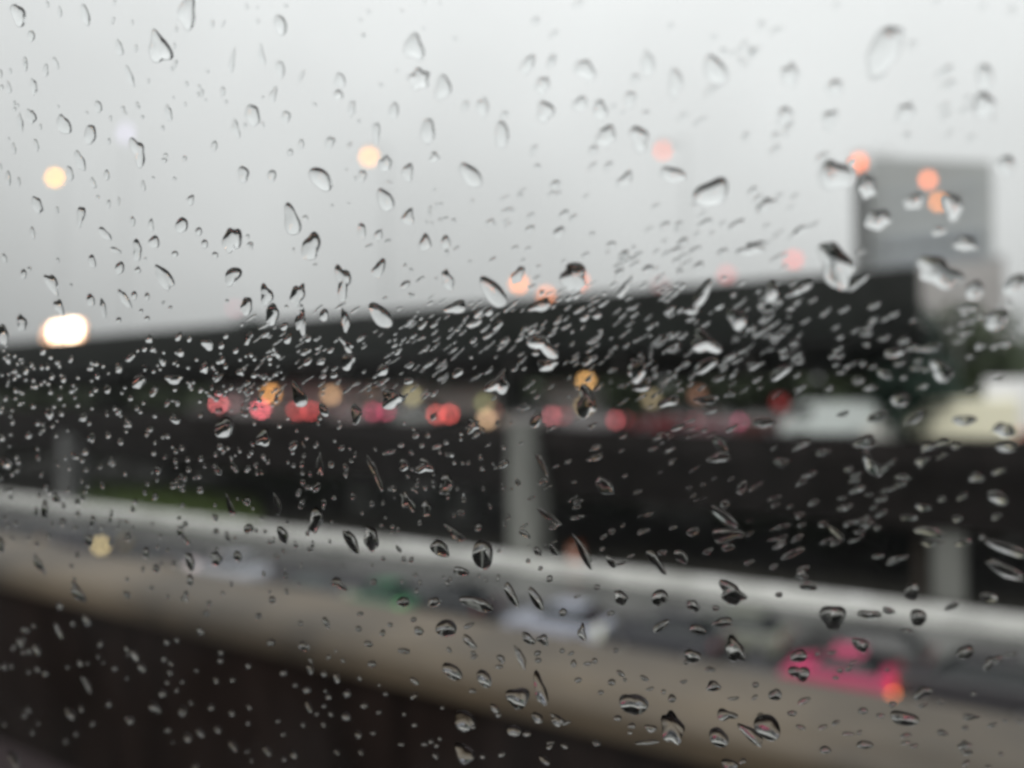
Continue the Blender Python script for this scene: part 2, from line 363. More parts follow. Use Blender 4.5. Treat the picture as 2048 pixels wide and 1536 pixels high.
# ------------------------------------------------------------------ vehicles
RED = glow('red_tail_light', (1, 0.05, 0.06), 1)
def lampmat(name, col, s): return glow(name, col, s)
def addlamp(name, add, r_, Y, f=1.0):
    cov = min(1, (2*r_*FPX/Y/44)**2*f); f2 = .95; add = (add[0]*.68, add[1]+.03, add[2]+.03) if add[1] < .1*add[0] and add[0] > .1 and Y > 30 else add; k = max(add)*f2; add = tuple(c*f2 for c in add)
    return glow(name, tuple(max(.0005, c/k) for c in add), k/cov)
def car(px, d_, z0, bodycol, label, add=(.4, .02, .02), far=.25, lights='tail', length=4.3, h=1.45, wdt=1.75, group=None, lr=0.15, amber=None, kind='car', rear=True, zk=None):
    """px is the photo column of the near rear lamp; local x forward (towards the left of the picture)"""
    l = length/2; hw = wdt/2
    sr, Y = s_of(px, d_-hw+.14)
    s_ = sr-l if rear else sr+l
    dz = rise(s_) if z0 > 5 else 0
    t = empty('van' if kind == 'van' else 'car', rd(s_, d_, z0+dz), RZ+math.pi)
    tag(t, label, kind, group)
    bmx = paint('car_paint', bodycol)
    if kind == 'car':
        prof = [(-l, .35), (-l+.03, .78), (-l+.12, h*.62), (-l+.5, h*.66), (l*.48, h*.65), (l*.9, h*.55), (l, .62), (l, .3), (l*.75, .22), (-l*.8, .22)]
        MB().prism(prof, 'y', -hw, hw).build('body', bmx, t, bev=.07)
        cb = MB(); zb = h*.652
        lo_ = [(-l+.32, -hw+.08), (l*.42, -hw+.08), (l*.42, hw-.08), (-l+.32, hw-.08)]
        hi_ = [(-l+.85, -hw+.28), (l*.08, -hw+.28), (l*.08, hw-.28), (-l+.85, hw-.28)]
        A = [cb.bm.verts.new((p[0], p[1], zb)) for p in lo_]; B = [cb.bm.verts.new((p[0], p[1], h-.05)) for p in hi_]
        cb.bm.faces.new(A); cb.bm.faces.new(B)
        for i in range(4): cb.bm.faces.new((A[i], A[(i+1) % 4], B[(i+1) % 4], B[i]))
        cb.build('windows', M['carglass'], t)
        MB().prism([(p[0], p[1]) for p in hi_], 'z', h-.048, h).build('roof', bmx, t, bev=.02)
        zl = h*.55
    else:
        prof = [(-l, .4), (-l, h*.97), (-l+.08, h), (l*.45, h), (l*.62, h*.94), (l*.86, h*.55), (l, h*.48), (l, .35)]
        MB().prism(prof, 'y', -hw, hw).build('body', bmx, t, bev=.06)
        MB().prism([(l*.3, h*.58), (l*.3, h*.88), (l*.58, h*.88), (l*.78, h*.58)], 'y', -hw-.012, hw+.012).build('windows', M['carglass'], t)
        zl = h*.4
    if zk: zl = zk
    for sx in (-l*.62, l*.6):
        for sy in (-hw+.1, hw-.1):
            wh = MB().tube((sx, sy-.1, .32), (sx, sy+.1, .32), .32, n=16).build('wheel', M['black'], t)
            yy = sy+(.102 if sy > 0 else -.102)
            MB().tube((sx, yy-.006, .32), (sx, yy+.006, .32), .2, n=12).build('rim', M['rim'], wh)
    sx = -l-.02 if lights == 'tail' else l+.02
    for sy, kf in ((hw-.14, 1), (-hw+.14, far)):
        MB().ball((sx, sy, zl), .09, lr*1.15, lr).build('tail_light' if lights == 'tail' else 'headlight', addlamp('vehicle_lamp', tuple(c*kf for c in add), lr, Y, .8), t)
    if amber:
        MB().ball((-l-.03, hw-.14, zl-.27), .09, .14, .12).build('indicator', addlamp('amber_lamp', amber, .13, Y, .8), t)
    return t
deckz = 7.12
jam = 'slow cars on the lower flyover'
cars = [
 (437, 44.4, (.22, .2, .2), 'dark car at the far left of the traffic queue with clear red tail light', (.55, .05, .055), .2, 1.1),
 (522, 43.4, (.40, .36, .36), 'grey car below the bright amber lamp with the brightest red tail lights', (.80, .06, .08), .7, .8),
 (592, 43.4, (.34, .27, .27), 'greyish car with two dull red tail lights between the amber lamps', (.22, .03, .03), 1.2, .7),
 (745, 43.4, (.45, .36, .37), 'dull pinkish grey car left of the slim pillars', (.16, .02, .04), 1.0, .8),
 (872, 43.2, (.42, .43, .42), 'grey car with two orange red tail lights left of the middle pillar', (.32, .045, .04), 1.2, .75),
 (1103, 43.2, (.32, .3, .3), 'grey car with one round red tail light right of the middle pillar', (.36, .03, .04), .2, .85),
 (1230, 43.2, (.36, .34, .35), 'grey car with a tall soft red light behind the wine red car', (.22, .04, .045), .2, .7),
 (1392, 43.2, (.20, .02, .03), 'dark wine red car in the middle of the traffic queue', (.08, .001, .006), .3, .8),
 (1478, 43.2, (.28, .14, .16), 'dull maroon car left of the pale van on the flyover', (.13, .03, .05), .4, .8),
 (1572, 43.4, (.10, .03, .025), 'dark reddish brown car right behind the dull maroon one', (.08, .01, .008), .3, .95),
]
for px, d_, c, lab, ad, fr_, zk in cars: car(px, d_, deckz, c, lab, add=ad, far=fr_, group=jam, zk=zk, length=3.9, h=1.4)
car(1755, 42.6, deckz, (.78, .84, .82), 'pale grey van in the traffic queue left of the cream truck', h=1.95, length=4.6, wdt=1.9, kind='van', add=(.25, .12, .08), zk=.75)
# trucks on the lower flyover
def truck(px, d_, z0, boxcol, cabcol, label, blen=5.5, bh=2.3, mk=None):
    s_, Y = s_of(px, d_)
    t = empty('truck', rd(s_, d_, z0+rise(s_)), RZ+math.pi); tag(t, label, 'truck')
    MB().box(-blen/2, blen/2, -1.1, 1.1, .75, .75+bh).build('cargo_box', paint('truck_box_paint', boxcol), t, bev=.05)
    cb = blen/2+.12
    MB().prism([(cb, .5), (cb, 2.1), (cb+.9, 2.1), (cb+1.4, 1.4), (cb+1.75, 1.25), (cb+1.8, .5)], 'y', -1.0, 1.0).build('cab', paint('truck_cab_paint', cabcol), t, bev=.06)
    MB().prism([(cb+.35, 1.35), (cb+.35, 1.95), (cb+.86, 1.95), (cb+1.25, 1.35)], 'y', -1.015, 1.015).build('windows', M['carglass'], t)
    MB().box(-blen/2, cb+1.6, -.5, .5, .48, .73).build('chassis', M['black'], t)
    for sx in (-blen/2+.8, cb+.9):
        for sy in (-.85, .85):
            MB().tube((sx, sy-.13, .42), (sx, sy+.13, .42), .42, n=16).build('wheel', M['black'], t)
    lm = lampmat('truck_tail_lamp', (1, .3, .25), 3)
    for sy in (-.9, .9): MB().ball((-blen/2-.02, sy, .95), .05, .12, .1).build('tail_light', lm, t)
    if mk:
        MB().ball((-blen/2+.3, .9, .75+bh+.14), .2).build('marker_lamp', lampmat('marker_lamp', mk[0], mk[1]), t)
    return t
truck(1925, 42.5, deckz-.35, (.95, .91, .70), (.8, .8, .75), 'cream box truck in the queue above the right-hand pillar', 4.4, 1.75)
truck(2085, 42.9, deckz, (.95, .95, .96), (.8, .8, .8), 'tall white box truck cut off by the right edge', 4.4, 2.3)
truck(1150, 47.2, deckz, (.9, .9, .86), (.5, .5, .5), 'grey box truck on the flyover just right of the middle pillar', 3.2, 2.2, mk=((1, .55, .2), 8))
truck(780, 48.2, deckz, (.85, .86, .86), (.5, .5, .5), 'long pale grey lorry behind the cars left of the middle pillar', 9, 2.0)
truck(640, 48.4, deckz, (.9, .84, .84), (.6, .56, .56), 'pale pinkish lorry behind the two amber lamps', 7, 2.1)
truck(500, 48.6, deckz, (.85, .78, .78), (.5, .5, .5), 'dull pinkish lorry at the far left of the traffic gap', 6, 1.9)
truck(945, 48.4, deckz, (.8, .8, .76), (.5, .5, .5), 'pale lorry directly behind the peach coloured lamp', 5, 1.9)

# amber lamps seen between the two decks
def beacon(px, py, d_, col, s, r, zbase, label, cat='lamp', nm='warning_lamp', group=None):
    s_, Y = s_of(px, d_); z = zrow(py, Y)
    t = empty(nm, rd(s_, d_, zbase), RZ); tag(t, label, cat, group)
    MB().tube((0, 0, 0), (0, 0, z-zbase-r*.9), .05, .04).build('post', M['steel'], t)
    MB().ball((0, 0, z-zbase), r).build('lamp', addlamp('lamp_glow', col, r, Y), t)
    MB().tube((0, 0, z-zbase+r*.93), (0, 0, z-zbase+r*1.15), r*.6, r*.2).build('cap', M['steel'], t)
    return t
am = 'amber lamps between the flyover decks'
beacon(542, 788, 41.5, (0.66, 0.30, 0.09), 26, .26, deckz, 'bright amber lamp in the traffic gap above the brightest red light', group=am)
beacon(662, 790, 41.5, (0.40, 0.24, 0.13), 12, .28, deckz, 'pale amber lamp in the traffic gap, second from the left', group=am)
beacon(825, 792, 41.5, (0.25, 0.22, 0.12), 6, .28, deckz, 'dull cream lamp in the traffic gap left of the middle pillar', group=am)
beacon(974, 838, 41.5, (0.46, 0.30, 0.18), 11, .26, deckz, 'peach coloured lamp low beside the middle pillar', group=am)
beacon(968, 806, 42.2, (0.12, 0.12, 0.05), 6, .26, deckz, 'dim olive yellow lamp just above the peach lamp by the pillar', group=am)
beacon(1168, 812, 41.5, (0.18, 0.12, 0.05), 6, .16, deckz, 'small orange lamp in front of the grey box truck', group=am)
beacon(1303, 798, 41.5, (0.19, 0.15, 0.09), 6, .26, deckz, 'tan lamp above the wine red car', group=am)
beacon(1395, 790, 41.5, (0.12, 0.06, 0.04), 5, .26, deckz, 'dim reddish lamp right of the wine red car', group=am)
beacon(1560, 806, 41.5, (0.1, 0.01, 0.01), 5, .30, deckz, 'dark red lamp left of the pale grey van', group=am)

# ------------------------------------------------------------------ street lamps
def street_lamp(px, py, d_, zb, col, s, label, r=.33, arm=1.6, group='street lamps above the upper flyover'):
    s_, Y = s_of(px, d_); z = zrow(py, Y)
    t = empty('street_lamp', rd(s_+arm, d_, zb), RZ); tag(t, label, 'street lamp', group)
    H = z-zb
    MB().tube((0, 0, 0), (0, 0, H+.45), .06, .035).build('pole', M['steel'], t)
    MB().tube((0, 0, H+.4), (-arm+.2, 0, H+.42), .045, .035).build('arm', M['steel'], t)
    hd = MB().prism([(-arm-.38, .30), (-arm+.32, .30), (-arm+.38, .42), (-arm+.2, .5), (-arm-.3, .46)], 'y', -.16, .16)
    for v in hd.bm.verts: v.co.z += H
    hd.build('lamp_head', M['steel'], t)
    MB().ball((-arm, 0, H), r, r, .28).build('bulb', addlamp('sodium_glow', col, r, Y, .28/r), t)
    return t
ud = 12.62
street_lamp(103, 352, 41, ud, (.75, .36, .05), 46.8, 'amber street lamp nearest the left edge of the sky', r=0.3)
street_lamp(736, 310, 41, ud, (.75, .34, .10), 41.6, 'pale amber street lamp high in the sky left of centre', r=0.27)
street_lamp(1328, 298, 50.5, ud, (0.36, 0.05, 0.01), 23.4, 'faint pinkish street lamp high in the sky right of centre', r=0.21)
street_lamp(1723, 322, 47, ud, (0.8, 0.14, 0.01), 49.4, 'strong orange street lamp over the left corner of the tower block', r=0.22)
street_lamp(1862, 357, 60, 0, (0.75, 0.2, 0.08), 33.8, 'orange street lamp in front of the tower block, the higher of two', r=0.25)
street_lamp(1882, 402, 62, 0, (0.6, 0.2, 0.05), 23.4, 'dim orange street lamp in front of the tower block, the lower of two', r=0.24)
pk = 'small lamps on the rim of the upper flyover'
for px, py, d_, c, s_, lab in (
  (1038, 567, 41.5, (0.75, 0.18, 0.0), 24, 'bright yellow orange lamp on the flyover rim, ringed round a raindrop'),
  (1093, 590, 41.5, (0.6, 0.17, 0.05), 15, 'orange lamp on the flyover rim just right of the yellow one'),
  (1322, 572, 41.5, (0.16, 0.01, 0.01), 4, 'very faint pink lamp on the flyover rim, between two clearer ones'),
  (1455, 548, 41.5, (0.36, 0.03, 0.03), 9, 'pink lamp on the flyover rim below centre right sky'),
  (1590, 518, 41.5, (0.38, 0.05, 0.04), 9, 'pale pink lamp above the flyover rim, the farthest right of them'),
  (468, 617, 41.5, (0.13, 0.0, 0.01), 4, 'very faint pink lamp beside the deep green treetop'),
  (1160, 562, 41.5, (0.5, 0.1, 0.02), 9, 'orange lamp mostly hidden behind a large raindrop on the rim')):
    beacon(px, py, d_, c, s_, .22, ud, lab, nm='rim_lamp', group=pk)
# white floodlights
s_, Y = s_of(125, 41.3); zf = zrow(664, Y)
fl = empty('floodlight', rd(s_, 41.3, ud), RZ); tag(fl, 'glaring white bank of floodlights on the upper flyover at far left', 'floodlight')
MB().tube((0, 0, 0), (0, 0, zf-ud-.4), .12).build('mast', M['steel'], fl)
MB().box(-3.3, 3.3, .05, .35, zf-ud-1.0, zf-ud+1.0).build('housing', M['steel'], fl, bev=.05)
wl = lampmat('white_flood', (1, .72, .5), 16)
we = lampmat('warm_flood', (1, .50, .26), 5)
for k, q_, r_ in ((-2.9, -.35, .35), (-2.6, .25, .3), (-1.6, .4, .42), (-1.5, -.4, .45), (-.3, .35, .5), (-.2, -.45, .45), (1.0, .4, .5), (1.1, -.4, .45), (2.1, .45, .45), (2.2, -.35, .45), (3.0, .5, .3), (2.9, -.4, .3)): MB().ball((k, 0, zf-ud+q_), r_, .12, r_).build('lens', we if abs(k) > 2.5 else wl, fl)
s_, Y = s_of(245, 50.5); zf = zrow(262, Y)
t = empty('street_lamp', rd(s_, 50.5, ud), RZ); tag(t, 'very faint lilac window reflection at upper left, built as an added glow', 'street lamp')  # added glowing body on a pole stands in for a window reflection
MB().tube((0, 0, 0), (0, 0, zf-ud-.4), .05, .03).build('pole', M['steel'], t)  # added pole that carries the stand-in glow
MB().ball((0, 0, zf-ud), .7, .3, .9).build('bulb', lampmat('lilac_reflection', (.86, .82, 1), 1.35), t)  # added glowing body, stands in for the window reflection
MB().tube((0, 0, zf-ud+.9), (0, 0, zf-ud+1.05), .3, .1).build('cap', M['steel'], t)

# ------------------------------------------------------------------ traffic on the lower road
low = 'cars on the lower road'
car(1775, 26.6, 0, (.55, .05, .15), 'bright crimson pink car on the lower road with glowing rear light', length=3.2, add=(.42, .0, .03), lr=.25, amber=(.75, .20, .05), group=low, zk=.85)
car(390, 26.6, 0, (.50, .51, .56), 'white car with pale headlights at the left of the lower road', lights='head', rear=False, add=(.14, .12, .12), far=1, lr=.25, group=low, length=4.0)
car(1195, 27.0, 0, (.42, .44, .52), 'bluish white car on the lower road near the centre', add=(.22, .22, .18), far=.05, lr=.25, group=low, length=4.1)
car(800, 26.0, 0, (.06, .20, .11), 'green car on the lower road left of the bluish white one', add=(.01, .04, .01), group=low, length=3.4)
car(955, 27.2, 0, (.03, .03, .034), 'black car between the green car and the bluish white car', add=(.01, .001, .001), group=low)
car(205, 27.2, 0, (.05, .045, .06), 'dark car with a yellowish rear lamp near the left edge', add=(.27, .21, .10), far=.1, lr=.2, group=low)
car(285, 24.3, 0, (.06, .06, .06), 'dark car with a tan rear lamp just left of the white car', add=(.17, .10, .05), far=.1, lr=.2, group=low)
car(650, 24.6, 0, (.14, .16, .16), 'grey green car with a peach rear lamp left of the green car', add=(.40, .26, .13), far=.1, lr=.2, group=low)
car(30, 24.5, 0, (.09, .07, .06), 'brownish car with a dull tan lamp cut by the left edge', add=(.12, .08, .04), far=.2, lr=.24, group=low)
car(1560, 29.5, 0, (.22, .23, .19), 'grey green car behind the crimson pink car', add=(.01, .001, .001), group=low)
car(1425, 27.6, 0, (.05, .05, .058), 'black car between the bluish white and grey green cars', add=(.01, .001, .001), group=low)
car(2110, 27.2, 0, (.035, .032, .036), 'black car right of the crimson pink car near the right edge', add=(.01, .001, .001), group=low, h=1.75)
car(1850, 29.8, 0, (.03, .03, .03), 'dark car partly hidden behind the rear of the crimson pink car', add=(.01, .001, .001), group=low)
# orange traffic drum beside the barrier
s_, Y = s_of(1130, 38.9)
t = empty('traffic_drum', rd(s_, 38.9, .9), RZ); tag(t, 'dull orange traffic drum standing by the pale barrier under the middle pillar', 'traffic drum')
t.location = rd(s_, 40.1, 0.03)
MB().tube((0, 0, 0), (0, 0, 1.05), .36, .28, 16).build('drum', mat('orange_plastic', (.40, .11, .04), .5), t)
MB().tube((0, 0, .6), (0, 0, .75), .318, .306, 16).build('stripe', M['white_line'], t)

# ------------------------------------------------------------------ haze
hz = MB(); hz.box(-420, 420, -60, 420, -2, 95)
m = D.materials.new('rain_haze'); m.use_nodes = True; m.node_tree.nodes.clear()
o_ = m.node_tree.nodes.new('ShaderNodeOutputMaterial'); v_ = m.node_tree.nodes.new('ShaderNodeVolumePrincipled')
v_.inputs['Color'].default_value = (.93, .95, .95, 1); v_.inputs['Density'].default_value = 0.00022
v_.inputs['Anisotropy'].default_value = 0.2
m.node_tree.links.new(v_.outputs[0], o_.inputs['Volume'])
tag(hz.build('haze', m), 'pale rain haze filling the air', 'haze', kind='stuff')

# ------------------------------------------------------------------ own car: cabin shell and side window
NX, NY, NZ = 0.392/FOC, 1.15/FOC, 0.44/FOC      # plane n.p = 1 in camera space (x right, y depth, z up)
PN = Vector((NX, NY, NZ))
def hit(px, py, off=0.0):                        # point on the outer face of the window for a photo pixel
    r = Vector(((px-1024)/FPX, 1.0, (768-py)/FPX)); k = (1+off*PN.length)/PN.dot(r)
    return CAMP + CM @ (r*k)
PNW = (CM @ PN).normalized()
UPW = (Vector((0, 0, 1)) - PNW*PNW.z).normalized(); RTW = UPW.cross(PNW).normalized()*-1
if RTW.x < 0: RTW = -RTW
C0 = hit(1024, 768)
carT = empty('passenger_car', (0, 0, 7.3), math.atan2(-NX, NY))
tag(carT, 'car the photo is taken from, its wet window filling the view', 'car')
inv = (Matrix.Translation((0, 0, 7.3)) @ Matrix.Rotation(math.atan2(-NX, NY), 4, 'Z')).inverted()
gm = D.materials.new('car_window_glass'); gm.use_nodes = True; t_ = gm.node_tree; t_.nodes.clear()
oo = t_.nodes.new('ShaderNodeOutputMaterial'); tr = t_.nodes.new('ShaderNodeBsdfTransparent'); gl = t_.nodes.new('ShaderNodeBsdfGlossy')
mxs = t_.nodes.new('ShaderNodeMixShader'); lwn = t_.nodes.new('ShaderNodeLayerWeight'); lwn.inputs['Blend'].default_value = .5
pw5 = t_.nodes.new('ShaderNodeMath'); pw5.operation = 'POWER'; pw5.inputs[1].default_value = 5
fr = t_.nodes.new('ShaderNodeMath'); fr.operation = 'MULTIPLY_ADD'; fr.inputs[1].default_value = .9; fr.inputs[2].default_value = .03
t_.links.new(lwn.outputs['Facing'], pw5.inputs[0]); t_.links.new(pw5.outputs[0], fr.inputs[0])
tr.inputs['Color'].default_value = (.985, .99, .985, 1); gl.inputs['Roughness'].default_value = 0.0
t_.links.new(fr.outputs[0], mxs.inputs[0]); t_.links.new(tr.outputs[0], mxs.inputs[1]); t_.links.new(gl.outputs[0], mxs.inputs[2]); dif = t_.nodes.new('ShaderNodeBsdfTranslucent'); dif.inputs['Color'].default_value = (.9, .92, .93, 1)
mx2 = t_.nodes.new('ShaderNodeMixShader'); tcc = t_.nodes.new('ShaderNodeTexCoord'); nn = t_.nodes.new('ShaderNodeTexNoise')
nn.inputs['Scale'].default_value = 45; nn.inputs['Detail'].default_value = 4; rr_ = t_.nodes.new('ShaderNodeMapRange')
rr_.inputs['From Min'].default_value = .42; rr_.inputs['From Max'].default_value = .75; rr_.inputs['To Max'].default_value = .009
t_.links.new(tcc.outputs['Object'], nn.inputs['Vector']); t_.links.new(nn.outputs['Fac'], rr_.inputs['Value']); t_.links.new(rr_.outputs[0], mx2.inputs[0])
t_.links.new(mxs.outputs[0], mx2.inputs[1]); t_.links.new(dif.outputs[0], mx2.inputs[2]); t_.links.new(mx2.outputs[0], oo.inputs[0])
b = bmesh.new(); th = 0.0035
vv = [b.verts.new(inv @ (C0 + RTW*x_ + UPW*z_ - PNW*q)) for q in (0.00004, th) for (x_, z_) in ((-.35, -.20), (.35, -.20), (.30, .24), (-.30, .24))]
for f in ((0, 1, 2, 3), (7, 6, 5, 4), (0, 4, 5, 1), (1, 5, 6, 2), (2, 6, 7, 3), (3, 7, 4, 0)): b.faces.new([vv[i] for i in f])
bmesh.ops.recalc_face_normals(b, faces=b.faces)
me = D.meshes.new('window_pane'); b.to_mesh(me); b.free(); me.materials.append(gm)
o = D.objects.new('window_pane', me); COL.objects.link(o); o.parent = carT
# door below and roof above the window, cabin behind (local y points out of the window)
yb = (inv @ C0).y; zb = (inv @ C0).z
def cabbox(name, x0, x1, y0, y1, z0, z1): return MB().box(x0, x1, y0, y1, z0, z1).build(name, M['cabin'], carT, bev=.0)
cabbox('door', -.62, .62, yb-.05, yb+.06, .35, zb-.20)
cabbox('roof', -1.0, .9, -1.35, yb-.10, zb+.245, zb+.30)
cabbox('door_pillar', -.75, -.36, yb-.16, yb+.02, .35, zb+.244)
cabbox('door_pillar', .36, .75, yb-.16, yb+.02, .35, zb+.244)
cabbox('far_side', -1.0, .9, -1.42, -1.36, .35, zb+.244)
cabbox('floor_pan', -1.0, .9, -1.35, yb-.06, .30, .349)
cabbox('rear_bulkhead', -1.06, -1.0, -1.35, yb-.06, .35, zb+.244)
cabbox('dashboard', .9, .96, -1.35, yb-.06, .35, zb+.244)
for sx in (-.62, .62):
    for sy in (yb-.06, -1.25):
        wh = MB().tube((sx*1.9, sy-.1, .33), (sx*1.9, sy+.08, .33), .33, n=20).build('wheel', M['black'], carT)
MB().box(-2.0, -1.07, -1.4, yb, .3, 1.0).build('bonnet', M['black'], carT, bev=.08)
MB().box(.97, 1.9, -1.4, yb, .3, 1.05).build('boot', M['black'], carT, bev=.08)

# ------------------------------------------------------------------ raindrops
water = D.materials.new('rain_water'); water.use_nodes = True; t_ = water.node_tree; t_.nodes.clear()
oo = t_.nodes.new('ShaderNodeOutputMaterial'); gw = t_.nodes.new('ShaderNodeBsdfGlass'); gw.inputs['IOR'].default_value = 1.333
gw.inputs['Roughness'].default_value = 0.0; gw.inputs['Color'].default_value = (.985, .99, .99, 1)
t_.links.new(gw.outputs[0], oo.inputs[0])
def dropgeo(px, py, Lp, Wp, ang, rnd, NS=22, NR=6):
    """dome of water on the outer face of the pane whose outline covers the given ellipse of photo pixels"""
    c = hit(px, py); big = max(Lp, Wp)
    a = R(ang); ca, sa = math.cos(a), math.sin(a)
    def world(ex, ey):                      # ex along the long axis, ey across it, in pixels
        return hit(px + ex*ca - ey*sa, py - (ex*sa + ey*ca)) - c
    hmin = 0.5*Wp; unit = world(0, 1).length*0.5 + world(1, 0).length*0.5
    contact = R((44 if big > 24 else 46) + rnd.uniform(-5, 3) + (4 if big > 40 else 0))
    if Lp/Wp > 1.8 and Lp < 34: contact += R(1)
    Rm = hmin*unit
    height = Rm*math.tan(contact/2)*rnd.uniform(.92, 1.1)
    irr = .05 if big < 22 else .09 if big < 34 else .12
    ph = [rnd.uniform(0, 6.28) for _ in range(4)]; am_ = [rnd.gauss(0, irr) for _ in range(4)]
    taper = rnd.uniform(-.05, .28) if sa > .5 else rnd.uniform(-.15, .15)
    verts = []; apex_shift = rnd.uniform(.12, .34) if big > 18 else rnd.uniform(.05, .2)
    grav = Vector((-(sa), -(ca)))           # down direction in (ex, ey)
    ux, uy = .5, .85                        # apex set up and right, so the steep side refracts a dark crescent
    apex = ((ux*ca + uy*sa)*apex_shift*Lp*.5, (-ux*sa + uy*ca)*apex_shift*Wp*.5)
    for k in range(NR+1):
        q = math.sin((k/NR)*math.pi/2)
        if k == 0:
            verts.append(c + world(*apex) + PNW*height); continue
        cc = math.cos(contact); z = (math.sqrt(max(0, 1-(q*math.sin(contact))**2)) - cc)/(1-cc)*height
        for i in range(NS):
            t = 2*math.pi*i/NS
            rr = 1 + am_[0]*math.cos(2*t+ph[0]) + am_[1]*math.cos(3*t+ph[1]) + am_[2]*.6*math.cos(5*t+ph[2])
            ex = math.cos(t)*Lp*.5*rr; ey = math.sin(t)*Wp*.5*rr*(1 - taper*math.cos(t))
            s_ = 1-q; z2 = z*(1 + (.07*math.sin(2*t+ph[3]) + .05*math.sin(3*t+ph[0]))*q*(big > 24))
            verts.append(c + world(ex*q + apex[0]*s_, ey*q + apex[1]*s_) + PNW*(z2 + .00003))
    nb = len(verts)
    faces = []
    for i in range(NS):
        j = (i+1) % NS; faces.append((0, 1+i, 1+j))
    for k in range(1, NR):
        for i in range(NS):
            j = (i+1) % NS; A = 1+(k-1)*NS; B = 1+k*NS
            faces.append((A+i, B+i, B+j, A+j))
    last = 1+(NR-1)*NS
    base = tuple(last+i for i in range(NS-1, -1, -1))
    return c, verts, faces, base
def orient(verts, faces):
    f = faces[0]; n = (verts[f[1]]-verts[f[0]]).cross(verts[f[2]]-verts[f[0]])
    return n.dot(PNW) > 0
